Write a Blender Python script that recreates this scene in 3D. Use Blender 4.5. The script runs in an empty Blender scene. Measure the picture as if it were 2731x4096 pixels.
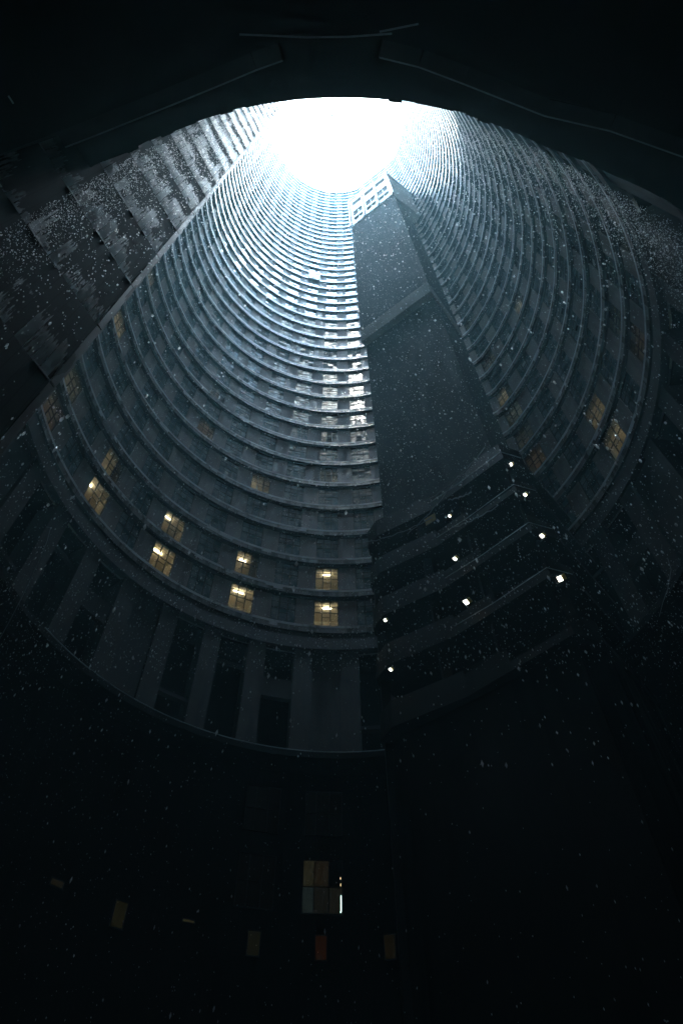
import bpy, math, random
from mathutils import Vector, Matrix
sc = bpy.context.scene
rad = math.radians
random.seed(7)

# ---------------------------------------------------------------- camera
EYE = 1.6                                   # eye height; every height below is measured from the lens
cd = bpy.data.cameras.new("camera"); cam = bpy.data.objects.new("camera", cd)
sc.collection.objects.link(cam); sc.camera = cam
cd.sensor_fit = 'HORIZONTAL'; cd.sensor_width = 24.0; cd.lens = 2930.4 / 2731 * 24.0
cd.clip_start = 0.05; cd.clip_end = 2000
PITCH, ROLL = 0.9995, 0.0118
cam.matrix_world = Matrix.Translation((0, 0, EYE)) @ Matrix.Rotation(math.pi / 2 + PITCH, 4, 'X') @ Matrix.Rotation(-ROLL, 4, 'Z')

# ---------------------------------------------------------------- sky, sun, exposure
SUN_EL, SUN_AZ = 66.0, 14.0                # azimuth clockwise from +Y
w = bpy.data.worlds.new("World"); sc.world = w; w.use_nodes = True
nt = w.node_tree; bg = nt.nodes["Background"]
sky = nt.nodes.new("ShaderNodeTexSky"); sky.sky_type = 'NISHITA'; sky.sun_disc = False
sky.sun_elevation = rad(SUN_EL); sky.sun_rotation = rad(SUN_AZ)
sky.air_density = 1.0; sky.dust_density = 1.0; sky.ozone_density = 3.0
tint = nt.nodes.new("ShaderNodeMix"); tint.data_type = 'RGBA'; tint.blend_type = 'MULTIPLY'; tint.inputs[0].default_value = 1
tint.inputs[7].default_value = (1.02, 1.08, .90, 1)      # cloud cover greys the blue of the clear sky
nt.links.new(sky.outputs[0], tint.inputs[6]); 
tcw = nt.nodes.new("ShaderNodeTexCoord"); sxw = nt.nodes.new("ShaderNodeSeparateXYZ"); nt.links.new(tcw.outputs["Generated"], sxw.inputs[0])
mrw = nt.nodes.new("ShaderNodeMapRange"); mrw.inputs[1].default_value = .4; mrw.inputs[2].default_value = 1.0     # overcast: about three times brighter overhead
mrw.inputs[3].default_value = .15; mrw.inputs[4].default_value = 1.5; nt.links.new(sxw.outputs[2], mrw.inputs[0])
mlw = nt.nodes.new("ShaderNodeVectorMath"); mlw.operation = 'SCALE'; nt.links.new(tint.outputs[2], mlw.inputs[0]); nt.links.new(mrw.outputs[0], mlw.inputs["Scale"])
nt.links.new(mlw.outputs[0], bg.inputs[0]); bg.inputs[1].default_value = 0.15
sl = bpy.data.lights.new("sun", 'SUN'); sun = bpy.data.objects.new("sun", sl); sc.collection.objects.link(sun)
sl.energy = 0.5; sl.angle = rad(14); sl.color = (1.0, 0.97, 0.93)
a, e = rad(SUN_AZ), rad(SUN_EL)
sd = Vector((math.sin(a) * math.cos(e), math.cos(a) * math.cos(e), math.sin(e)))
sun.rotation_euler = sd.to_track_quat('Z', 'Y').to_euler()
# a portal adds no light: it only tells the sampler that the sky comes in through the open top of the core
pl = bpy.data.lights.new("sky_portal", 'AREA'); pl.shape = 'DISK'; pl.size = 27.5; pl.cycles.is_portal = True
po = bpy.data.objects.new("sky_portal", pl); sc.collection.objects.link(po); po.location = (0, 13.2, 166.5 + EYE)
sc.view_settings.view_transform = 'Standard'; sc.view_settings.look = 'None'
sc.view_settings.gamma = 1.0; sc.view_settings.exposure = 5.35
cy = sc.cycles
cy.max_bounces = 7; cy.diffuse_bounces = 5; cy.glossy_bounces = 4; cy.transmission_bounces = 4
cy.transparent_max_bounces = 10; cy.volume_bounces = 1; cy.sample_clamp_indirect = 1.5
cy.use_denoising = True

# ---------------------------------------------------------------- geometry constants
CY, R0, Z0, DZ, NK = 13.2, 13.0, 29.51 + EYE, 3.03, 45
TH0, DTH, HW = 3.93, 10.267, 2.95           # window centres: TH0 + c * DTH degrees from +Y, left positive
RW = 13.14                                  # face of the piers
NC0, NC1 = -17, 17
ZL = 20.2 + EYE                             # underside of the podium ledge
ZTOP = Z0 + (NK - 1) * DZ

def rf(th):                                 # the ring is cut flat where the lift shaft stands
    th = (th + 180) % 360 - 180
    if -55 <= th <= -17: return 12.29 / math.cos(rad(th + 36)) / 13.0
    return 1.0
def P(th, r, z):
    k = rf(th) * r
    return (-k * math.sin(rad(th)), CY + k * math.cos(rad(th)), z)

class MB:
    def __init__(s): s.v = []; s.f = []; s.m = []
    def quad(s, a, b, c, d, m=0):
        n = len(s.v); s.v += [a, b, c, d]; s.f.append((n, n + 1, n + 2, n + 3)); s.m.append(m)
    def hexa(s, p, m=0, skip=()):           # p: 4 bottom + 4 top corners, counter-clockwise from above
        n = len(s.v); s.v += list(p)
        for i, f in enumerate(((3, 2, 1, 0), (4, 5, 6, 7), (0, 1, 5, 4), (1, 2, 6, 5), (2, 3, 7, 6), (3, 0, 4, 7))):
            if i in skip: continue
            s.f.append(tuple(n + j for j in f)); s.m.append(m)
    def box(s, x0, x1, y0, y1, z0, z1, m=0):
        s.hexa([(x0, y0, z0), (x1, y0, z0), (x1, y1, z0), (x0, y1, z0), (x0, y0, z1), (x1, y0, z1), (x1, y1, z1), (x0, y1, z1)], m)
    def arc(s, t0, t1, r0, r1, z0, z1, m=0, step=2.0, caps=True):
        n = max(1, int(round(abs(t1 - t0) / step)))
        for i in range(n):
            a = t0 + (t1 - t0) * i / n; b = t0 + (t1 - t0) * (i + 1) / n
            s.quad(P(b, r0, z0), P(a, r0, z0), P(a, r0, z1), P(b, r0, z1), m)
            s.quad(P(a, r1, z0), P(b, r1, z0), P(b, r1, z1), P(a, r1, z1), m)
            s.quad(P(a, r0, z1), P(a, r1, z1), P(b, r1, z1), P(b, r0, z1), m)
            s.quad(P(a, r0, z0), P(b, r0, z0), P(b, r1, z0), P(a, r1, z0), m)
        if caps:
            for t in (t0, t1): s.quad(P(t, r0, z0), P(t, r1, z0), P(t, r1, z1), P(t, r0, z1), m)
    def bar(s, a, b, w, h, m=0):            # straight bar between two points
        a, b = Vector(a), Vector(b); d = (b - a).normalized()
        up = Vector((0, 0, 1)) if abs(d.z) < .9 else Vector((1, 0, 0))
        x = d.cross(up).normalized() * w / 2; y = x.cross(d).normalized() * h / 2
        s.hexa([tuple(q) for q in (a - x - y, a + x - y, b + x - y, b - x - y, a - x + y, a + x + y, b + x + y, b - x + y)], m)
    def prism(s, poly, z0, z1, m=0):
        n = len(s.v); k = len(poly)
        s.v += [(x, y, z0) for x, y in poly] + [(x, y, z1) for x, y in poly]
        s.f.append(tuple(range(n + k - 1, n - 1, -1))); s.m.append(m)
        s.f.append(tuple(range(n + k, n + 2 * k))); s.m.append(m)
        for i in range(k):
            j = (i + 1) % k; s.f.append((n + i, n + j, n + k + j, n + k + i)); s.m.append(m)
    def mesh(s, name, mats):
        me = bpy.data.meshes.new(name); me.from_pydata(s.v, [], s.f)
        for x in (mats if isinstance(mats, (list, tuple)) else [mats]): me.materials.append(x)
        me.polygons.foreach_set("material_index", s.m); me.update()
        return me
    def build(s, name, mats, parent=None, **k):
        return put(name, s.mesh(name, mats), parent, **k)
def put(name, me, parent=None, label=None, cat=None, group=None, kind=None, loc=None, rz=None):
    o = bpy.data.objects.new(name, me); sc.collection.objects.link(o)
    if parent: o.parent = parent
    if loc: o.location = loc
    if rz is not None: o.rotation_euler[2] = rz
    for a_, b_ in (("label", label), ("category", cat), ("group", group), ("kind", kind)):
        if b_: o[a_] = b_
    return o
def tube(name, pts, r, mat, parent=None, **k):
    cu = bpy.data.curves.new(name, 'CURVE'); cu.dimensions = '3D'; cu.bevel_depth = r; cu.bevel_resolution = 2
    sp = cu.splines.new('POLY'); sp.points.add(len(pts) - 1)
    for p_, q in zip(sp.points, pts): p_.co = (*q, 1)
    ob = bpy.data.objects.new(name, cu); me = bpy.data.meshes.new_from_object(ob); me.materials.clear(); me.materials.append(mat)
    bpy.data.objects.remove(ob)
    return put(name, me, parent, **k)

# ---------------------------------------------------------------- materials
def newmat(name):
    m = bpy.data.materials.new(name); m.use_nodes = True
    return m, m.node_tree.nodes, m.node_tree.links, m.node_tree.nodes["Principled BSDF"]
def noise(N, L, vec, scale, detail=4, stretch=None):
    n = N.new("ShaderNodeTexNoise"); n.inputs["Scale"].default_value = scale; n.inputs["Detail"].default_value = detail
    if stretch:
        mp = N.new("ShaderNodeMapping"); mp.inputs["Scale"].default_value = stretch; L.new(vec, mp.inputs[0]); vec = mp.outputs[0]
    L.new(vec, n.inputs["Vector"]); return n.outputs["Fac"]
def ramp(N, L, fac, p0, p1, c0=(0, 0, 0, 1), c1=(1, 1, 1, 1)):
    r = N.new("ShaderNodeValToRGB"); r.color_ramp.elements[0].position = p0; r.color_ramp.elements[1].position = p1
    r.color_ramp.elements[0].color = c0; r.color_ramp.elements[1].color = c1; L.new(fac, r.inputs[0]); return r.outputs[0]
def mixc(N, L, fac, a_, b_, mode='MIX'):
    m = N.new("ShaderNodeMix"); m.data_type = 'RGBA'; m.blend_type = mode
    for s_, v in ((m.inputs[0], fac), (m.inputs[6], a_), (m.inputs[7], b_)):
        if hasattr(v, 'links'): L.new(v, s_)
        else: s_.default_value = v if not isinstance(v, tuple) else (*v, 1) if len(v) == 3 else v
    return m.outputs[2]
def mth(N, L, op, a_, b_=None):
    m = N.new("ShaderNodeMath"); m.operation = op
    for i, v in enumerate((a_, b_)):
        if v is None: continue
        if hasattr(v, 'links'): L.new(v, m.inputs[i])
        else: m.inputs[i].default_value = v
    return m.outputs[0]
def concrete(name, ca, cb, rough=(.45, .75), streak=.6, sc_=.7, bump=.15, spec=.5):
    m, N, L, b = newmat(name); tc = N.new("ShaderNodeTexCoord").outputs["Object"]
    n1 = noise(N, L, tc, sc_, 6); n2 = noise(N, L, tc, 2.2, 5, (1, 1, .12))
    col = mixc(N, L, ramp(N, L, n1, .32, .68), ca, cb)
    col = mixc(N, L, mth(N, L, 'MULTIPLY', ramp(N, L, n2, .48, .66), streak), col, tuple(x * .35 for x in ca))
    L.new(col, b.inputs["Base Color"])
    rr = N.new("ShaderNodeMapRange"); L.new(n2, rr.inputs[0]); rr.inputs[1].default_value = .35; rr.inputs[2].default_value = .65
    rr.inputs[3].default_value = rough[1]; rr.inputs[4].default_value = rough[0]; L.new(rr.outputs[0], b.inputs["Roughness"])
    b.inputs["Specular IOR Level"].default_value = spec
    bp = N.new("ShaderNodeBump"); bp.inputs["Strength"].default_value = bump; bp.inputs["Distance"].default_value = .02
    L.new(noise(N, L, tc, 14, 5), bp.inputs["Height"]); L.new(bp.outputs[0], b.inputs["Normal"])
    return m
def plain(name, col, rough=.5, metal=0):
    m, N, L, b = newmat(name); tc = N.new("ShaderNodeTexCoord").outputs["Object"]
    L.new(mixc(N, L, noise(N, L, tc, 6, 4), tuple(x * .7 for x in col), tuple(min(1, x * 1.3) for x in col)), b.inputs["Base Color"])
    b.inputs["Roughness"].default_value = rough; b.inputs["Metallic"].default_value = metal
    return m
def emis(name, col, st):
    m, N, L, b = newmat(name); b.inputs["Base Color"].default_value = (*col, 1)
    b.inputs["Emission Color"].default_value = (*col, 1); b.inputs["Emission Strength"].default_value = st
    return m
M_pier = concrete("concrete_pier", (.24, .205, .19), (.36, .325, .31), sc_=.5)
M_slab = concrete("concrete_slab", (.19, .17, .16), (.32, .295, .285), sc_=.9, rough=(.18, .4), spec=.7)
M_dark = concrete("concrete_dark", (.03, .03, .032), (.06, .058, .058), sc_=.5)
M_black = concrete("concrete_deep_shade", (.005, .005, .0055), (.012, .012, .013), sc_=.5, spec=.25)  # near-black colour stands in for the lack of light low down
def pour_lines(m):                           # faint horizontal pour joints every storey
    N, L = m.node_tree.nodes, m.node_tree.links; b = N["Principled BSDF"]; src = b.inputs["Base Color"].links[0].from_socket
    tc = N.new("ShaderNodeTexCoord").outputs["Object"]; sp = N.new("ShaderNodeSeparateXYZ"); L.new(tc, sp.inputs[0])
    f = mth(N, L, 'FRACT', mth(N, L, 'DIVIDE', sp.outputs[2], 3.03)); ln = mth(N, L, 'LESS_THAN', f, .035)
    lv = N.new("ShaderNodeTexWhiteNoise"); lv.noise_dimensions = '1D'; L.new(mth(N, L, 'FLOOR', mth(N, L, 'DIVIDE', sp.outputs[2], 3.03)), lv.inputs["W"])
    c1 = mixc(N, L, mth(N, L, 'MULTIPLY', ln, .45), src, (.01, .012, .013)); c2 = mixc(N, L, mth(N, L, 'MULTIPLY', lv.outputs["Value"], .28), c1, (.02, .022, .024))
    L.new(c2, b.inputs["Base Color"]); return m
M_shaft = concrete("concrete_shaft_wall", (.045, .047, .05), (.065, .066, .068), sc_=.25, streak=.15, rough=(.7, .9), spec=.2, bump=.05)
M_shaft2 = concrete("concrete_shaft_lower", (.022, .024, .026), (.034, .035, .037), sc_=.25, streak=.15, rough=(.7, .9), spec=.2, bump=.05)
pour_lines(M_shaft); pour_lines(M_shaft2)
M_band = concrete("concrete_band", (.20, .18, .165), (.27, .245, .23), sc_=.5, streak=.2, rough=(.7, .9), spec=.2)
M_soffit = concrete("shade_soffit_dark_pane", (.018, .026, .03), (.035, .045, .05), sc_=.6, rough=(.5, .8), spec=.3)  # slab underside shade painted dark teal; also serves the dark panes
M_band2 = concrete("pale_render", (.3, .3, .3), (.42, .42, .42), sc_=.5, streak=.2, rough=(.6, .9), spec=.3)
M_pillar = concrete("weathered_shade_pillar", (.04, .037, .035), (.08, .073, .071), sc_=.9, streak=.8)  # streaked by weather; the weak light down here is in the base colour
M_soil = concrete("wet_ground", (.03, .028, .025), (.06, .055, .05), sc_=.4)
M_frame = plain("window_steel", (.02, .022, .022), .5)
M_metal = plain("wet_metal", (.55, .58, .6), .3, .8)
M_black_metal = plain("dark_metal", (.03, .03, .03), .45, .5)
M_wire = plain("wire", (.3, .32, .33), .35, .6)

def m_sill():                               # patchy white on the lip of each floor slab
    m, N, L, b = newmat("patchy_white_lip"); tc = N.new("ShaderNodeTexCoord").outputs["Object"]
    n = noise(N, L, tc, .55, 8); n2 = noise(N, L, tc, 5, 6)
    f = ramp(N, L, mth(N, L, 'ADD', mth(N, L, 'MULTIPLY', n, .7), mth(N, L, 'MULTIPLY', n2, .3)), .38, .46)
    L.new(mixc(N, L, f, (.2, .19, .185), (.84, .84, .86)), b.inputs["Base Color"])
    b.inputs["Roughness"].default_value = .3; b.inputs["Specular IOR Level"].default_value = .6
    return m
M_sill = m_sill()
def m_white():
    m, N, L, b = newmat("white_paint"); tc = N.new("ShaderNodeTexCoord").outputs["Object"]
    L.new(mixc(N, L, ramp(N, L, noise(N, L, tc, 1.2, 6), .3, .7), (.72, .73, .74), (.85, .85, .85)), b.inputs["Base Color"])
    b.inputs["Roughness"].default_value = .4; return m
M_white = m_white()
def m_glass():                              # panes before unlit rooms
    m, N, L, b = newmat("dark_pane"); tc = N.new("ShaderNodeTexCoord").outputs["Object"]
    n = noise(N, L, tc, 1.3, 2)
    L.new(mixc(N, L, ramp(N, L, n, .4, .62), (.06, .12, .14), (.33, .37, .385)), b.inputs["Base Color"])
    b.inputs["Roughness"].default_value = .03; b.inputs["IOR"].default_value = 1.8
    return m
M_glass = m_glass()
def m_clear():                              # grimy panes before lit corridors
    m, N, L, b = newmat("lit_pane"); N.remove(b); out = N["Material Output"]
    tr = N.new("ShaderNodeBsdfTransparent"); tl = N.new("ShaderNodeBsdfTranslucent"); gl = N.new("ShaderNodeBsdfGlossy")
    gl.inputs["Roughness"].default_value = .08; tl.inputs[0].default_value = (.7, .68, .6, 1)
    a1 = N.new("ShaderNodeMixShader"); a1.inputs[0].default_value = .35; L.new(tr.outputs[0], a1.inputs[1]); L.new(tl.outputs[0], a1.inputs[2])
    fr = N.new("ShaderNodeFresnel"); fr.inputs[0].default_value = 1.5
    a2 = N.new("ShaderNodeMixShader"); L.new(fr.outputs[0], a2.inputs[0]); L.new(a1.outputs[0], a2.inputs[1]); L.new(gl.outputs[0], a2.inputs[2])
    L.new(a2.outputs[0], out.inputs[0]); return m
M_clear = m_clear()
M_sheet = plain("sheet_behind_glass", (.45, .46, .47), .35)
M_curtain = plain("curtain_cloth", (.32, .24, .16), .9)
M_curtain2 = plain("blind_cloth", (.42, .42, .38), .9)
M_room = plain("corridor_paint", (.50, .46, .36), .8)

def m_boards():                             # board-marked wet concrete of the shaft beside the camera
    m, N, L, b = newmat("board_marked_concrete"); uv = N.new("ShaderNodeUVMap").outputs[0]
    sp = N.new("ShaderNodeSeparateXYZ"); L.new(uv, sp.inputs[0]); u, v = sp.outputs[0], sp.outputs[1]
    bx = mth(N, L, 'MULTIPLY', mth(N, L, 'SUBTRACT', u, .186), 1 / .2165); bi = mth(N, L, 'FLOOR', bx); bf = mth(N, L, 'FRACT', bx)
    lz = mth(N, L, 'DIVIDE', v, DZ); li = mth(N, L, 'FLOOR', lz); lf = mth(N, L, 'FRACT', lz)
    cx = N.new("ShaderNodeCombineXYZ"); L.new(bi, cx.inputs[0]); L.new(li, cx.inputs[1])
    wn = N.new("ShaderNodeTexWhiteNoise"); wn.noise_dimensions = '2D'; L.new(cx.outputs[0], wn.inputs["Vector"])
    tone = mixc(N, L, wn.outputs["Value"], (.42, .44, .46), (.76, .80, .83))
    joint = mth(N, L, 'LESS_THAN', mth(N, L, 'ABSOLUTE', mth(N, L, 'SUBTRACT', bf, .5)), .455)   # 0 in the joints
    # dirt at the top of every lift, ending at a different height on each board
    n = noise(N, L, uv, 1.0, 6, (22.0, 1.6, 1)); n2 = noise(N, L, uv, .6, 4)
    height_fade = mth(N, L, 'SUBTRACT', mth(N, L, 'MULTIPLY', mth(N, L, 'MINIMUM', v, 50), .021), .20)  # dirt made to spread low down, in place of the fading light
    cut = mth(N, L, 'ADD', mth(N, L, 'MULTIPLY', wn.outputs["Value"], .42), height_fade)
    cut = mth(N, L, 'ADD', cut, mth(N, L, 'MULTIPLY', mth(N, L, 'SUBTRACT', n2, .5), 1.8))
    cut = mth(N, L, 'ADD', cut, mth(N, L, 'MULTIPLY', mth(N, L, 'SUBTRACT', n, .5), .9))
    dirt = ramp(N, L, mth(N, L, 'ADD', mth(N, L, 'SUBTRACT', lf, cut), .5), .28, .42)
    grad = mth(N, L, 'MULTIPLY', mth(N, L, 'POWER', lf, 1.3), .8)          # darker towards the top of every lift
    col = mixc(N, L, grad, tone, (.05, .055, .058)); col = mixc(N, L, dirt, col, (.018, .022, .024))
    col = mixc(N, L, joint, (.01, .012, .013), col)
    L.new(col, b.inputs["Base Color"])
    ro = mixc(N, L, mth(N, L, 'MAXIMUM', dirt, grad), (.12, .12, .12), (.6, .6, .6)); L.new(ro, b.inputs["Roughness"])
    sp_ = mixc(N, L, dirt, (.7, .7, .7), (.08, .08, .08)); L.new(sp_, b.inputs["Specular IOR Level"])
    bp = N.new("ShaderNodeBump"); bp.inputs["Strength"].default_value = .12; bp.inputs["Distance"].default_value = .02
    L.new(noise(N, L, uv, 6, 6, (1, .3, 1)), bp.inputs["Height"]); L.new(bp.outputs[0], b.inputs["Normal"])
    return m
M_boards = m_boards()

# ---------------------------------------------------------------- ground
g = MB(); g.prism([(60 * math.cos(rad(i * 5)), CY + 60 * math.sin(rad(i * 5))) for i in range(72)], -.4, 0)
g.build("ground", M_soil, kind="structure")

# ---------------------------------------------------------------- the round tower
tower = put("residential_tower", None, loc=(0, 0, 0), label="hollow round concrete apartment tower seen from inside its core, ringed by floors of windows", cat="tower")
for k in range(NK):
    z = Z0 + k * DZ
    mb = MB()
    mb.arc(-180, 180, R0, RW + .25, z - .545, z - .17, 0, caps=False)
    mb.arc(-180, 180, R0 + .015, RW + .25, z - .55, z - .546, 2, caps=False)  # underside sheet in the painted shade colour
    mb.arc(-180, 180, R0 - .012, RW + .25, z - .17, z, 1, caps=False)
    for _ in range(9):                      # white patches and splashes hanging below the lip
        t = random.uniform(-100, 100); w_ = random.uniform(.5, 4)
        mb.arc(t, t + w_, R0 - .008, R0 + .01, z - random.uniform(.22, .42), z - .171, 1)
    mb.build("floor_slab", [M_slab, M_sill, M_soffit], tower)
for c in range(NC0, NC1 + 1):
    t0 = TH0 + c * DTH + HW; t1 = TH0 + (c + 1) * DTH - HW
    if c == NC1: t1 = TH0 + NC0 * DTH + 360 - HW
    mb = MB(); mb.arc(t0, t1, RW, RW + .3, Z0, ZTOP, step=1.6)
    mb.build("pier", M_pier, tower)
# head strip above the windows, painted dark to widen each slab's shadow
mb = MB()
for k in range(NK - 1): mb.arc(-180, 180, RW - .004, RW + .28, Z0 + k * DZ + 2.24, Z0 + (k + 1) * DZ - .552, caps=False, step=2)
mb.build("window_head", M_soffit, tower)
# two bands under the lowest windows
mb = MB(); mb.arc(-180, 180, R0 + .12, RW + .2, 28.5 + EYE, Z0 - .552, caps=False)
mb.arc(-180, 180, R0 - .02, RW + .2, 27.7 + EYE, 28.5 + EYE, 1, caps=False)
mb.build("spandrel_band", [M_dark, M_pillar], tower)

WW, WH = 2 * 13.2 * math.sin(rad(HW)), 2.30
def frame_into(mb, pf=None):                # local: x tangent, y towards the core, z up
    h = WW / 2; mb.box(-h, -h + .045, -.06, 0, 0, WH); mb.box(h - .045, h, -.06, 0, 0, WH)
    mb.box(-h + .045, h - .045, -.06, -.002, WH - .05, WH); mb.box(-h + .045, h - .045, -.06, -.002, 0, .05)
    for x in (-WW / 6, WW / 6): mb.box(x - .028, x + .028, -.05, -.004, .05, WH - .05)
    xs = ((-h + .045, -WW / 6 - .028), (-WW / 6 + .028, WW / 6 - .028), (WW / 6 + .028, h - .045))
    for i, (a_, b_) in enumerate(xs):
        mb.box(a_, b_, -.048, -.006, WH - 1.06, WH - 1.01); mb.box(a_, b_, -.044, -.012, WH - .54, WH - .515)
    mb.box(xs[1][0], xs[1][1], -.044, -.012, WH - 1.42, WH - 1.39)
def panes(mb, y=-.03, keep=None):
    h = WW / 2; xs = (-h, -WW / 6, WW / 6, h); i = 0
    for a_, b_ in zip(xs, xs[1:]):
        for z0, z1 in ((0, WH - 1.04), (WH - 1.04, WH - .53), (WH - .53, WH)):
            if keep is None or keep(i):
                tx = random.uniform(-.006, .006)
                mb.quad((b_, y + tx, z0), (a_, y - tx, z0), (a_, y - tx * .3, z1), (b_, y + tx * .3, z1))
            i += 1
fb = MB(); frame_into(fb); me_frame = fb.mesh("window_frame", M_frame)
pms = []
for _ in range(6):
    pb = MB(); panes(pb); pms.append(pb.mesh("pane", M_glass))
def wpose(c, k):
    th = TH0 + c * DTH; r = RW * rf(th) + .03
    return (-r * math.sin(rad(th)), CY + r * math.cos(rad(th)), Z0 + k * DZ), rad(th) + math.pi, th

# lit windows: (column, floor): (power, tube x, tube depth, tube height, colour)
WARM, COOL, AMB = (1.0, .87, .58), (.95, 1.0, .9), (1.0, .55, .2)
LIT = {(0, 0): (1, -.03, .62, 2.36, WARM), (0, 1): (.85, -.0, .55, 2.3, WARM), (2, 0): (1, .08, .6, 2.36, WARM), (2, 1): (.8, .14, .7, 2.36, (1, .86, .58)),
       (4, 0): (.95, .12, .66, 2.38, (1, .84, .5)), (4, 1): (.7, .26, .5, 2.33, WARM), (6, 0): (.9, .42, .62, 2.36, WARM), (6, 1): (.55, .3, 1.25, 1.2, WARM),
       (8, 0): (.16, 0, 1.2, 1.2, AMB), (8, 1): (.3, 0, 1.2, 1.2, WARM), (-8, 0): (.45, -.2, 1.2, 1.5, WARM), (-8, 1): (.4, 0, 1.2, 1.2, WARM),
       (-10, 0): (.06, 0, 1.2, 1.2, AMB), (-10, 1): (.05, 0, 1.2, 1.2, WARM), (-12, 0): (.25, 0, 1.2, 1.2, WARM), (-11, 4): (.25, 0, 1.2, 1.2, WARM),
       (2, 4): (.35, .4, .5, .9, WARM), (0, 5): (.12, -.5, .25, .55, WARM), (0, 7): (.12, -.5, .3, 1.5, WARM), (4, 5): (.22, 0, 1.2, 1.2, AMB),
       (4, 7): (.15, 0, 1.2, 1.2, AMB), (-8, 7): (.6, 0, .5, 1.2, COOL), (-6, 5): (.4, 0, .6, 1.2, WARM), (-6, 4): (.1, 0, .6, 1.2, COOL),
       (-6, 3): (.1, 0, .6, 1.2, WARM), (-6, 2): (.1, 0, .6, 1.2, AMB), (-6, 7): (.1, 0, .6, 1.2, AMB), (-6, 10): (.1, 0, .6, 1.2, AMB),
       (8, 4): (.55, 0, .6, 1.3, WARM), (8, 7): (.5, 0, .6, 1.3, WARM)}
SHOW = set(LIT)
for k in range(0, 5):
    for c in list(range(8, -2, -1)) + list(range(-6, -11, -1)):
        if len(SHOW) < 90: SHOW.add((c, k))
BOARD = {(1, 22)}
tubes = {}
def tube_mat(col, p):
    key = (col, p)
    if key not in tubes: tubes[key] = emis("lamp_tube", col, TUBE * p)
    return tubes[key]
TUBE = 1.5
rb = MB()                                   # corridor behind a lit window, open to the pane
x0, x1, y0, y1, zz0, zz1 = -.85, .85, -1.7, -.07, -.02, 2.46
rb.quad((x0, y0, zz0), (x1, y0, zz0), (x1, y0, zz1), (x0, y0, zz1)); rb.quad((x0, y0, zz1), (x1, y0, zz1), (x1, y1, zz1), (x0, y1, zz1))
rb.quad((x0, y0, zz0), (x0, y1, zz0), (x1, y1, zz0), (x1, y0, zz0)); rb.quad((x0, y0, zz0), (x0, y0, zz1), (x0, y1, zz1), (x0, y1, zz0))
rb.quad((x1, y0, zz0), (x1, y1, zz0), (x1, y1, zz1), (x1, y0, zz1))
me_room = rb.mesh("corridor", M_room)
pclear = []
for drop in ((), (3,), ()):
    pb = MB(); panes(pb, keep=lambda i: i not in drop); pclear.append(pb.mesh("pane", M_clear))
for (c, k) in sorted(SHOW):
    loc, rz, th = wpose(c, k)
    wo = put("window", me_frame, tower, loc=loc, rz=rz)
    if (c, k) in LIT:
        p_, tx, ty, tz, col = LIT[(c, k)]
        wo["label"] = "lit window with warm light behind its panes"
        put("pane", pclear[(c + k) % 3], wo); put("corridor", me_room, wo)
        if (c * 5 + k * 3) % 4 == 1:
            cb = MB(); x_ = -.62 if (c + k) % 2 else .2; n_ = 14
            for i_ in range(n_):
                xa, xb = x_ + i_ * .42 / n_, x_ + (i_ + 1) * .42 / n_; ya, yb = -.14 - .03 * (i_ % 2), -.14 - .03 * ((i_ + 1) % 2)
                cb.quad((xb, yb, .05), (xa, ya, .05), (xa, ya, 2.25), (xb, yb, 2.25))
            cb.build("curtain", M_curtain if c % 4 else M_curtain2, wo)
        tb = MB(); L_ = (.27, .25, .29, .22)[(c + k) % 4]
        tb.box(tx - L_, tx + L_, -ty - .012, -ty + .012, tz - .014, tz + .014); tb.build("lamp_tube", tube_mat(col, p_), wo)
    else:
        put("pane", pms[(c * 7 + k * 3) % 6], wo)
# every other window of the core
fr, pa = MB(), MB(); pa.k = []
def add_xf(dst, v, f, loc, rz):
    n = len(dst.v); cs, sn = math.cos(rz), math.sin(rz)
    dst.v += [(loc[0] + x * cs - y * sn, loc[1] + x * sn + y * cs, loc[2] + z) for x, y, z in v]
    dst.f += [tuple(n + i for i in q) for q in f]; dst.m += [0] * len(f)
for k in range(NK - 1):
    for c in range(NC0, NC1 + 1):
        if (c, k) in SHOW: continue
        loc, rz, th = wpose(c, k)
        add_xf(fr, fb.v, fb.f, loc, rz)
        pb = MB(); panes(pb); add_xf(pa, pb.v, pb.f, loc, rz)
        bad = .6 if k in (12, 13) else .04
        pa.k += [1 if random.random() < bad else 2 if random.random() < .03 else 0 for _ in pb.f]
for i_, z_ in enumerate(pa.k): pa.m[i_] = z_
wo = fr.build("window_rows", M_frame, tower, kind="stuff"); pa.build("window_panes", [M_glass, M_soffit, M_sheet], wo, kind="stuff")
# white board over one window
loc, rz, th = wpose(1, 22)
mb = MB(); mb.box(-.75, .75, .33, .37, -.25, 1.6); bo = mb.build("white_board", M_white, loc=loc, rz=rz,
    label="white board fixed over one window high on the far wall", cat="board")

# pillars and bays under the windows
for c in range(-15, 16):
    t = TH0 + (c + .48) * DTH
    mb = MB(); mb.arc(t - 1.95, t + 1.95, R0 + .1, R0 + 1.2, ZL + .3, 27.7 + EYE, step=1.3); mb.build("pillar", M_pillar, tower)
    mb = MB(); a_, b_ = t + 1.95, t + DTH - 1.95
    kind = c % 4
    if kind == 0: mb.arc(a_, b_, R0 + .35, R0 + .6, 24.5 + EYE, 25.7 + EYE)
    elif kind == 3: mb.arc(a_, b_, R0 + .3, R0 + .5, ZL + .3, 27.7 + EYE)
    elif kind == 1: mb.arc(a_, b_, R0 + .35, R0 + .5, 25.9 + EYE, 26.1 + EYE)
    else: mb.arc(a_, b_, R0 + .35, R0 + .6, 22.8 + EYE, 23.0 + EYE)
    mb.build("infill_panel", M_dark, tower)
mb = MB(); mb.arc(-180, 180, 14.6, 14.9, ZL + .3, 27.7 + EYE, caps=False, step=4); mb.build("rear_wall", M_black, tower)
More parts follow.
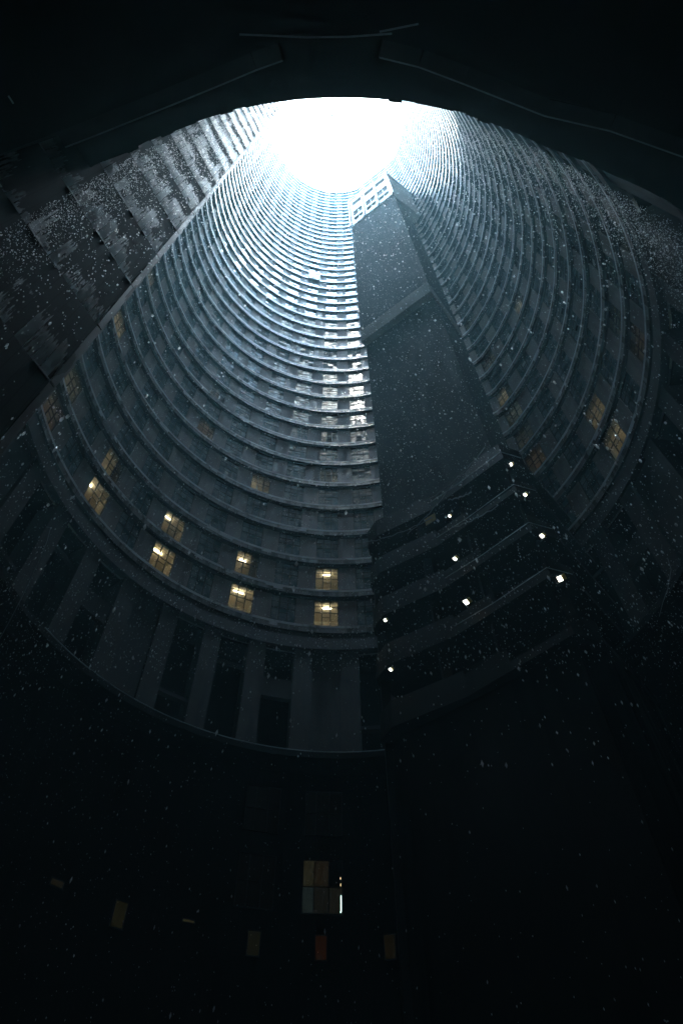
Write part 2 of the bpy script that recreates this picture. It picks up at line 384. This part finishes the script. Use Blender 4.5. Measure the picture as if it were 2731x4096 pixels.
mb = MB(); mb.arc(-180, 180, RW + .3, 14.9, 27.6 + EYE, 27.695 + EYE, caps=False, step=4); mb.build("bay_ceiling", M_black, tower)
# podium ledge and ceiling
def rl(th):                                 # plan of the ledge: it widens out on both sides of the entrance
    t = abs((th + 180) % 360 - 180)
    for (a_, ra), (b_, rb_) in zip(LED, LED[1:]):
        if a_ <= t <= b_: return ra + (rb_ - ra) * (t - a_) / (b_ - a_)
    return 12.05
LED = [(88, 12.05), (104, 12.85), (136.7, 12.97), (146.2, 12.4), (154.8, 12.1), (180, 12.06)]
def ledge_pt(t, dr, z):
    r = rl(t) + dr; return (-r * math.sin(rad(t)), CY + r * math.cos(rad(t)), z)
mb = MB(); random.seed(5); jag = {i: random.choice((0, 0, 0, random.uniform(-.05, .03))) for i in range(240)}
for i in range(240):                        # the broken edge of the slab steps in and out a little
    a_, b_ = -180 + i * 1.5, -178.5 + i * 1.5; j_ = jag[i]
    pts = [ledge_pt(a_, j_, ZL), ledge_pt(b_, j_, ZL), P(b_, 24.2, ZL), P(a_, 24.2, ZL)]
    top = [(x, y, z + .3) for x, y, z in pts]
    mb.hexa([pts[1], pts[0], pts[3], pts[2], top[1], top[0], top[3], top[2]])
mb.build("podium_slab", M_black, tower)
mb = MB()
for i in range(120):
    a_ = -180 + i * 3; b_ = a_ + 3.02; o = 0
    if -14 < a_ < 64: mb.bar(ledge_pt(a_, -.03 + o, ZL + .3), ledge_pt(b_, -.03 + o, ZL + .3), .03, .035)
mb.build("ledge_lip", M_metal, tower)
# outer shell and roof
mb = MB(); mb.arc(-180, 180, 24, 24.4, 0, ZTOP, caps=False, step=5); mb.build("outer_wall", M_pier, tower)
mb = MB(); mb.arc(-180, 180, RW + .3, 24, ZTOP - .3, ZTOP - .05, caps=False, step=4); mb.build("roof", M_slab, tower)
# lower wall: round on the far side, set back round the entrance where the camera stands
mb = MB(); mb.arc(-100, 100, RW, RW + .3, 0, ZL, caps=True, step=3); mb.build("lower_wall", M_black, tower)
mb = MB(); mb.arc(100, 260, 19, 19.3, 0, ZL, caps=False, step=3)
for t in (100, 260): mb.arc(t - 1, t + 1, RW + .31, 19, 0, ZL)
mb.build("entrance_wall", M_black, tower)
# edge strips on the beams under the near ceiling
def strip(pts, h, mat, name, r=.03, jit=0):
    mb = MB()
    q = [(x * h, y * h, h + EYE) for x, y in pts]
    for a_, b_ in zip(q, q[1:]): mb.bar(a_, b_, r, r)
    mb.build(name, mat, tower)
beamL = [(-.42, .133), (-.305, .097), (-.194, .061), (-.14, .043), (-.093, .027), (-.062, .018)]
beamR = [(.05, .016), (.096, .026), (.148, .043), (.25, .078), (.332, .095), (.429, .125)]
for pts in (beamL, beamR):
    mb = MB(); q = [Vector((x * 19.5, y * 19.5, 0)) for x, y in pts]
    for a_, b_ in zip(q, q[1:]):
        n = Vector((b_.y - a_.y, a_.x - b_.x, 0)).normalized() * -.01
        if n.y > 0: n = -n
        bk = n.normalized() * .35
        mb.hexa([tuple(v + Vector((0, 0, z))) for z in (19.5 + EYE, ZL - .002) for v in (a_ + bk, b_ + bk, b_, a_)])
    mb.build("ceiling_beam", M_dark, tower)
strip(beamL, 19.47, M_metal, "edge_strip", .035); strip(beamR, 19.47, M_metal, "edge_strip", .035)
strip([(-.11, -.008), (-.085, -.007), (-.035, -.0045), (.014, -.0045), (.064, -.007)], 19.4, M_metal, "edge_strip", .04)
strip([(.05, -.009), (.094, -.016)], 19.3, M_metal, "edge_strip", .04)

# windows of the lowest storeys
def low_window(x0, x1, z0, z1, mats, nx=1, nz=1, label=None):
    xm = (x0 + x1) / 2; th = -math.degrees(math.asin(xm / 13.3)); r = RW - .03
    loc = (-r * math.sin(rad(th)), CY + r * math.cos(rad(th)), z0 + EYE); hw, h = (x1 - x0) / 2 / math.cos(rad(th)), z1 - z0
    mb = MB(); t = .035
    mb.box(-hw - t, -hw, 0, .05, -t, h + t); mb.box(hw, hw + t, 0, .05, -t, h + t)
    mb.box(-hw, hw, 0, .048, h, h + t); mb.box(-hw, hw, 0, .048, -t, 0)
    cut = [-hw + (2 * hw) * s_ for s_ in ([0, .34, .72, 1] if nx == 3 else [0, 1])]
    for x in cut[1:-1]: mb.box(x - .02, x + .02, .004, .044, 0, h)
    if nz == 2: mb.box(-hw, hw, .006, .046, h * .48, h * .48 + .03)
    wo = mb.build("window", M_frame, tower, loc=loc, rz=rad(th) + math.pi)
    if label: wo["label"] = label
    pb = MB(); n = 0
    zc = [0, h * .48, h] if nz == 2 else [0, h]
    for a_, b_ in zip(cut, cut[1:]):
        for c_, d_ in zip(zc, zc[1:]):
            pb.quad((b_, .02, c_), (a_, .02, c_), (a_, .02, d_), (b_, .02, d_), n % len(mats)); n += 1
    pb.build("pane", mats, wo)
def dim(name, col, st, stripes=0):
    m, N, L, b = newmat(name); tc = N.new("ShaderNodeTexCoord").outputs["Object"]
    n = noise(N, L, tc, 9, 4, (3, 1, .25) if stripes else (1, 1, 1))
    L.new(mixc(N, L, ramp(N, L, n, .35, .65), tuple(x * .35 for x in col), col), b.inputs["Emission Color"])
    b.inputs["Emission Strength"].default_value = st; b.inputs["Base Color"].default_value = (.006, .006, .006, 1); b.inputs["Roughness"].default_value = .6; b.inputs["Specular IOR Level"].default_value = .1
    return m
LW = .0010
D = [dim("pane_grey_green", (.55, .8, .75), LW * .5), dim("pane_olive", (.8, .75, .4), LW * .6), dim("pane_dusty", (.6, .6, .45), LW * .3),
     dim("pane_brown", (.8, .6, .3), LW * .38), dim("pane_dull", (.6, .55, .35), LW * .35), dim("pane_black", (.1, .1, .1), LW * .05)]
low_window(-1.59, -.16, 14.27, 16.27, [D[4], D[5], D[2], D[3], D[0], D[1]], 3, 2, "large dim window with a bright lamp at its right edge")
DD = [dim("pane_faint", (.5, .55, .5), LW * .03, 0)]
low_window(-1.59, -.16, 17.35, 19.3, DD, 3, 2); low_window(-4.0, -2.7, 17.3, 19.3, DD, 3, 2); low_window(-4.0, -2.7, 14.3, 16.3, DD, 3, 2)
low_window(-1.08, -.71, 12.7, 13.5, [dim("curtain_orange", (1, .33, .08), LW * .28, 1)], label="small window with an orange curtain")
low_window(-3.42, -3.03, 12.7, 13.5, [dim("curtain_olive", (.7, .65, .25), LW * .22, 1)])
low_window(1.33, 1.69, 12.68, 13.48, [dim("curtain_tan", (.7, .55, .25), LW * .25, 1)])
low_window(-7.71, -7.38, 12.67, 13.5, [dim("curtain_yellow", (.8, .75, .3), LW * .28, 1)])
low_window(-5.62, -5.28, 13.42, 13.5, [dim("gap_yellow", (1, .9, .4), LW * .8)])
low_window(-9.5, -9.2, 13.2, 13.4, [dim("gap_dim", (.8, .7, .4), LW * .35)])
mb = MB(); mb.box(-.20, -.165, 26.3, 26.33, 14.35 + EYE, 14.95 + EYE); mb.box(-.215, -.18, 26.3, 26.33, 14.32 + EYE, 14.36 + EYE)
mb.build("lamp_tube", emis("cold_tube", (.65, 1, .9), .06), tower)
mb = MB(); mb.box(-.21, -.19, 26.3, 26.33, 15.56 + EYE, 15.64 + EYE); mb.box(-.2, -.185, 26.3, 26.33, 15.3 + EYE, 15.4 + EYE)
mb.build("lamp_tube", emis("warm_lamp", (1, .75, .4), .05), tower)

# ---------------------------------------------------------------- lift shaft on the right
FA, FB = Vector((1.86, 21.3)), Vector((7.46, 17.1)); U = (FB - FA).normalized(); V = Vector((-U.y, U.x))     # V points outwards, away from the core
if V.y < 0: V = -V
def fp(u, v=0): q = FA + U * u + V * v; return (q.x, q.y)
LW_ = (FB - FA).length
shaft = put("lift_shaft", None, label="tall square concrete lift shaft with a white top storey, standing on the far wall", cat="lift shaft")
def shaft_prism(name, u0, u1, v0, v1, z0, z1, mat, flare=0):
    mb = MB(); mb.prism([fp(u0, v0), fp(u1, v0), fp(u1 + flare, v1), fp(u0, v1)], z0 + EYE, z1 + EYE); return mb.build(name, mat, shaft)
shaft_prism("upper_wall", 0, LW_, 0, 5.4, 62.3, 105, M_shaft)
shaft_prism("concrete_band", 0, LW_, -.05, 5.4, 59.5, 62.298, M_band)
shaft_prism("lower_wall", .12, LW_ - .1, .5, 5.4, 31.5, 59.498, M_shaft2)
# white top storey, built as a lattice with real openings
def lattice():
    mb = MB(); zs, ze = 105 + EYE, 123 + EYE
    def pc(u0, u1, z0, z1, v0=-.12, v1=.35): 
        mb.hexa([(*fp(u0, v0), z0), (*fp(u1, v0), z0), (*fp(u1, v1), z0), (*fp(u0, v1), z0), (*fp(u0, v0), z1), (*fp(u1, v0), z1), (*fp(u1, v1), z1), (*fp(u0, v1), z1)])
    bays = [(.55, 2.25), (2.75, 4.35), (4.85, 6.45)]; rows = [(106.7, 108.9), (110.1, 113.4), (117.6, 120.4)]
    edges = [0] + [x for b_ in bays for x in b_] + [LW_]
    for i in range(0, len(edges), 2): pc(edges[i], edges[i + 1], zs, ze)
    zed = [105] + [x for r_ in rows for x in r_] + [123]
    for a_, b_ in bays:
        for i in range(0, len(zed), 2): pc(a_, b_, zed[i] + EYE, zed[i + 1] + EYE, -.118, .348)
        pc((a_ + b_) / 2 - .06, (a_ + b_) / 2 + .06, 106.7 + EYE, 113.4 + EYE, -.05, .2)
        pc(a_, b_, 111.6 + EYE, 111.75 + EYE, -.05, .2)
    for u in (0, LW_ / 3, 2 * LW_ / 3, LW_): pc(u - .12, u + .12, zs - .5, ze, -.35, -.121)
    for i in range(26): pc(.1 + i * .26, .2 + i * .26, zs - random.uniform(.25, .6), zs, -.1, .1)
    return mb
lattice().build("white_top_storey", M_white, shaft)
mb = MB(); mb.prism([fp(.1, .36), fp(LW_ - .1, .36), fp(LW_ + 1.6, 5.6), fp(0, 5.6)], 105.001 + EYE, 122.9 + EYE); mb.build("top_storey_core", M_band2, shaft)
mb = MB(); mb.prism([fp(-.1, -.2), fp(LW_ + .1, -.2), fp(LW_ + 1.7, 5.6), fp(0, 5.6)], 123.001 + EYE, 123.5 + EYE); mb.build("roof", M_white, shaft)
# open landings at the foot of the shaft
def landing_poly(o=0): return [fp(-.75 - o, .3), fp(-.6 - o, -.1 - o), fp(.2, -.45 - o), fp(3.2, -.1 - o), fp(5.0, -.25 - o), fp(LW_ + .5 + o, -.45 - o), fp(LW_ + 1.1 + o, .6), fp(LW_ + 1.4, 5.3), fp(0, 5.3)]
mb = MB(); mb.prism([fp(.3, 1.6), fp(LW_ - .1, 1.6), fp(LW_, 5.2), fp(.2, 5.2)], 0, 31.49 + EYE); mb.build("landing_back_wall", M_black, shaft)
mb = MB(); mb.prism([fp(-.5, .3), fp(.3, .05), fp(LW_ + .3, .05), fp(LW_ + 1.0, .8), fp(LW_ + 1.3, 5.25), fp(.05, 5.25)], 0, 17.9 + EYE); mb.build("base_wall", M_black, shaft)
for i, z in enumerate((3.1, 6.1, 9.1, 12.15, 15.2, 18.2, 21.3, 24.3, 27.3, 30.3)):
    if i < 5: continue
    mb = MB(); mb.prism(landing_poly(), z - .18 + EYE, z + .12 + EYE)
    pol = landing_poly(-.02)[1:7] if i > 4 else []
    for j, (a_, b_) in enumerate(zip(pol, pol[1:])):
        hgt = (.95, .95, .75, .12, .85)[j] if i != 9 else (1.15, 1.1, .9, 1.15, 1.2)[j]
        a_, b_ = Vector(a_), Vector(b_)
        mb.hexa([(*(p_ + o_), zz) for zz in (z + .121 + EYE, z + .12 + hgt + EYE) for p_, o_ in ((a_, V * 0), (b_, V * 0), (b_, V * .12), (a_, V * .12))])
    mb.build("landing", M_black, shaft)
mb = MB()
for u in (-.5, 2.3, 4.7, LW_ + .4): 
    q = fp(u, .35); mb.box(q[0] - .18, q[0] + .18, q[1] - .18, q[1] + .18, 0, 31.4 + EYE)
mb.build("landing_columns", M_black, shaft)
for i in (6, 7, 8, 9):
    z = (21.3, 24.3, 27.3, 30.3)[i - 6] + EYE
    tube("edge_rail", [(*fp(3.3, -.3), z + .13), (*fp(5.0, -.36), z + .13), (*fp(LW_ + .5, -.6), z + .16), (*fp(LW_ + 1.1, .3), z + .2)], .016 if i != 9 else .025, M_metal, shaft)
def sag(u0, z0, u1, z1, drop, r=.022, v=-.62):
    q = []
    for i_ in range(13):
        t = i_ / 12; a_ = fp(u0 + (u1 - u0) * t, v); q.append((*a_, z0 + (z1 - z0) * t - drop * 4 * t * (1 - t) + .06 * math.sin(i_ * 2.3) + EYE))
    tube("sagging_cable", q, r, M_wire, shaft)
sag(3.2, 30.2, 6.9, 31.6, .45, .03); sag(4.4, 29.2, 5.6, 28.7, .1, .03); sag(4.2, 27.0, 6.6, 26.6, .15); sag(-.4, 29.9, 3.4, 28.6, .25); sag(2.0, 28.5, 5.2, 30.6, .3)
# lamps of the landings
def lamp(x, y, z, ang, where, big=1.0):
    root = put("landing_lamp", None, loc=(x, y, z + EYE), rz=ang, label=where, cat="lamp", group="bulkhead lamps of the shaft landings")
    mb = MB(); s_ = big
    mb.box(-.07 * s_, .07 * s_, -.10 * s_, .10 * s_, -.05, -.012); mb.build("glass_bowl", M_lampglass, root)
    mb = MB(); mb.box(-.09 * s_, .09 * s_, -.12 * s_, .12 * s_, -.012, .03); mb.box(-.012, .012, -.012, .012, .03, .14); mb.box(.08 * s_, .20 * s_, -.11 * s_, .11 * s_, -.04, .02, 1); mb.build("housing", [M_black_metal, M_glow], root)
M_glow = plain("amber_glow_backing", (.55, .38, .08), .4)  # amber colour painted for the lamp's glow on its backing
M_lampglass = emis("lamp_glass", (1, .98, .85), .2)
LAMPS = [(25.43, 1.62, .95, "white lamp at the right end of the topmost lit landing"), (25.6, 1.47, .95, "white lamp at the right end of the second lit landing down"),
         (25.56, 1.30, 1.1, "white lamp at the right end of the third lit landing down"), (25.58, 1.15, 1.5, "large white lamp at the right end of the lowest lit landing"),
         (15.08, 1.48, .8, "white lamp at mid landing with an amber glow on the wall behind it"), (14.49, 1.31, 1.1, "white lamp at mid landing, middle of the three stacked there"),
         (14.62, 1.16, 1.5, "large white lamp at mid landing, lowest of the three stacked there"), (4.97, 1.14, .9, "small white lamp at the left end of a landing, upper of the pair"),
         (5.1, 1.0, .9, "small white lamp at the left end of a landing, lower of the pair")]
for az_, tn, big, lb in LAMPS:
    d = Vector((math.sin(rad(az_)), math.cos(rad(az_)))); q = FA - V * .75          # where the sight line meets the front edge
    s_ = q.dot(V) / d.dot(V); lamp(d.x * s_, d.y * s_, tn * s_, math.atan2(U.y, U.x) + random.uniform(-.2, .2), lb, big * .72)
q = FA - V * .48 + U * 3.25; mb = MB(); mb.box(-.28, .28, -.01, .01, -.25, .3)  # added panel; its amber colour stands in for lamp glow
amb = mb.build("glow_panel", plain("amber_glow_tone", (.5, .3, .06), .5), loc=(q.x, q.y, 28.75 + EYE), rz=math.atan2(U.y, U.x), label="amber lamp glow on the landing front, drawn as a small panel", cat="panel")

# ---------------------------------------------------------------- board-marked shaft beside the camera
E0 = Vector((-5.03, 5.06)); D1 = Vector((-.44, -.898)).normalized(); D2 = Vector((-.898, .44)).normalized()
bsh = put("concrete_shaft", None, label="board-marked wet concrete shaft wall rising close by on the left, dark below and bright above", cat="shaft")
def slope_quad(u0, u1, z0, z1, d0, d1, me, uvs):
    # face from corner E0 along D1; d = how proud of the plane (towards the core)
    n = Vector((D1.y, -D1.x)); n = n if n.x > 0 else -n
    def q(u, z, d): p_ = E0 + D1 * u + n * d; return (p_.x, p_.y, z)
    me.quad(q(u1, z0, d0), q(u0, z0, d0), q(u0, z1, d1), q(u1, z1, d1)); uvs += [(u1, z0), (u0, z0), (u0, z1), (u1, z1)]
mb, uvs = MB(), []; LN = 3.6; ZB = ((15.03 + EYE) % DZ)
nl = int(ZTOP / DZ) + 2
for i in range(-1, nl):
    z0, z1 = max(0, i * DZ + ZB), min(ZTOP, (i + 1) * DZ + ZB)
    if z1 <= z0: continue
    slope_quad(0, LN, z0 + .05, z1, .0, .025, mb, uvs)
    slope_quad(0, LN, z0, z0 + .05, .025, .0, mb, uvs)
bw = mb.mesh("board_marked_wall", M_boards); ul = bw.uv_layers.new(name="UVMap")
for i, (u, v) in enumerate(uvs): ul.data[i].uv = (u, v - ZB)
put("board_marked_wall", bw, bsh)
mb = MB(); e_, f_ = E0 - D1 * .0, E0 + D1 * LN
nI = Vector((D1.y, -D1.x)); nI = nI if nI.x > 0 else -nI
i0 = -nI * .01
mb.prism([tuple(e_ + i0), tuple(f_ + i0), tuple(f_ + D2 * 3.2), tuple(e_ + D2 * 3.2)], 0, ZTOP); mb.build("shaft_body", M_shaft2, bsh)
mb = MB()                                   # plain corner strip with pour ticks
for i in range(nl):
    z = i * DZ + ZB
    if z < ZTOP - 3: 
        a_ = E0 - D1 * .02 + nI * .0; mb.prism([tuple(a_ - nI * .1), tuple(a_ + D1 * .14 - nI * .1), tuple(a_ + D1 * .14 + nI * .03), tuple(a_ + nI * .03)], z + .06, z + DZ - .02)
mb.build("corner_strip", M_slab, bsh)
lip = MB(); random.seed(3)
def pt(u, d, z): p_ = E0 + D1 * u + nI * d; return Vector((p_.x, p_.y, z))
for i in range(nl):
    z = i * DZ + ZB; u = .15
    while u < 4.5:
        l_ = random.uniform(.1, .45)
        if random.random() < .45: lip.bar(pt(u, .03, z + .02), pt(u + l_, .03, z + .02), .03, .025)
        u += l_ + random.uniform(.05, .5)
lip.build("pour_lip", M_metal, bsh)

# ---------------------------------------------------------------- hanging wires
def az_pt(az_, tan_, s_): return (s_ * math.sin(rad(az_)), s_ * math.cos(rad(az_)), tan_ * s_ + EYE)
pts = [az_pt(a_, t_, 9.0) for a_, t_ in ((-35.6, 1.22), (-35.5, 1.21), (-35.2, 1.18), (-34.9, 1.12), (-34.75, 1.07), (-34.6, 1.02), (-34.5, .96), (-34.45, .7))]
pts.insert(0, (pts[0][0] - .1, pts[0][1] + .02, pts[0][2] + .05))
tube("hanging_wire", pts, .006, M_wire, label="thin wet wire hanging in the dark by the lower left wall", cat="wire")
pts = [az_pt(a_, t_, 11.0) for a_, t_ in ((36.6, 1.08), (36.3, 1.05), (35, 1.01), (33.9, .985), (33, .96))]
tube("sagging_wire", pts, .006, M_wire, label="short sagging wire in the dark by the lower right wall", cat="wire")
mb = MB(); random.seed(11); x, y, z = -.05, 1.13, ZL
for i in range(20):
    nx, ny, nz = x + random.uniform(-.02, .02), y + random.uniform(-.01, .01), z - random.uniform(.2, .36)
    mb.bar((x, y, z), (nx, ny, nz), .02, .02)
    if random.random() < .6:
        s_ = random.uniform(.01, .022); mb.bar((nx - s_, ny, nz), (nx + s_, ny + .01, nz + random.uniform(-.06, .06)), .016, .02)
    x, y, z = nx, ny + .09 * 0, nz
mb.build("dangling_strand", M_black_metal, label="short dark strand of debris dangling from the ledge against the sky", cat="strand")

# ---------------------------------------------------------------- rain
def m_rain():
    m, N, L, b = newmat("rain_water"); b.inputs["Base Color"].default_value = (.9, .95, 1, 1)
    b.inputs["Roughness"].default_value = .15; b.inputs["Transmission Weight"].default_value = .0; b.inputs["Specular IOR Level"].default_value = 1.0
    tl = N.new("ShaderNodeBsdfGlass"); tl.inputs["Color"].default_value = (1, 1, 1, 1); tl.inputs["Roughness"].default_value = .3; tl.inputs["IOR"].default_value = 1.33
    mx = N.new("ShaderNodeMixShader"); mx.inputs[0].default_value = .75; L.new(b.outputs[0], mx.inputs[1]); L.new(tl.outputs[0], mx.inputs[2])
    L.new(mx.outputs[0], N["Material Output"].inputs[0]); return m
M_rain = m_rain()
def drops(name, gen, n, rs, ls, label):
    v, f = [], []
    for _ in range(n):
        x, y, z = gen(); r = rs[0] + (rs[1] - rs[0]) * random.random() ** 1.8; l_ = r * random.uniform(*ls); dx = random.uniform(-.12, .12) * l_; k = len(v)
        v += [(x - dx, y, z - l_), (x + r, y, z), (x, y + r, z), (x - r, y, z), (x, y - r, z), (x + dx, y, z + l_)]
        f += [(k, k + 2, k + 1), (k, k + 3, k + 2), (k, k + 4, k + 3), (k, k + 1, k + 4), (k + 5, k + 1, k + 2), (k + 5, k + 2, k + 3), (k + 5, k + 3, k + 4), (k + 5, k + 4, k + 1)]
    me = bpy.data.meshes.new(name); me.from_pydata(v, [], f); me.materials.append(M_rain); me.polygons.foreach_set('use_smooth', [True] * len(f)); me.update()
    return put(name, me, label=label, cat="rain", kind="stuff")
random.seed(21)
def inside(x, y):                           # keep out of the two shafts
    q = Vector((x, y)) - E0
    return not ((q.dot(D1) > -.1 and q.dot(nI) < .1))
def g_core():
    while 1:
        t = random.uniform(0, 2 * math.pi); r = 11.9 * math.sqrt(random.random()); z = EYE + 4.5 + 100 * random.random() ** 1.5
        x, y = r * math.sin(t), CY + r * math.cos(t)
        if y > 6 and z - EYE < y * 1.0 and random.random() < .93: continue     # the shower thins out low down on the far side
        if inside(x, y): return x, y, z
def g_edge():
    while 1:
        t = random.gauss(180, 58); r = 12.0 - abs(random.gauss(0, .35)); z = EYE + 5 + 15.5 * random.random() ** .6
        x, y = -r * math.sin(rad(t)), CY + r * math.cos(rad(t))
        if y > .6: return x, y, z
drops("rain", g_core, 80000, (.005, .012), (1.6, 3.2), "raindrops falling through the whole open core")
def g_big():
    while 1:
        x, y, z = g_core()
        if z < 60 and x * x + y * y > 9: return x, y, z
drops("heavy_drops", g_big, 9000, (.009, .019), (1.8, 3.4), "large splashing drops scattered through the core")
drops("dripping_water", g_edge, 46000, (.004, .011), (1.6, 3.2), "dense drips falling off the near edge of the podium ledge")

# ---------------------------------------------------------------- mist in the core
mb = MB(); mb.box(-64, 64, CY - 64, CY + 64, -1.4, ZTOP + 2)
m = bpy.data.materials.new("mist"); m.use_nodes = True; N = m.node_tree.nodes; N.remove(N["Principled BSDF"])
pv = N.new("ShaderNodeVolumePrincipled"); pv.inputs["Color"].default_value = (.50, .92, 1, 1); pv.inputs["Density"].default_value = .0018
pv.inputs["Anisotropy"].default_value = .6
m.node_tree.links.new(pv.outputs[0], N["Material Output"].inputs["Volume"])
mb.build("haze", m, label="fine rain mist filling the core", cat="haze", kind="stuff")
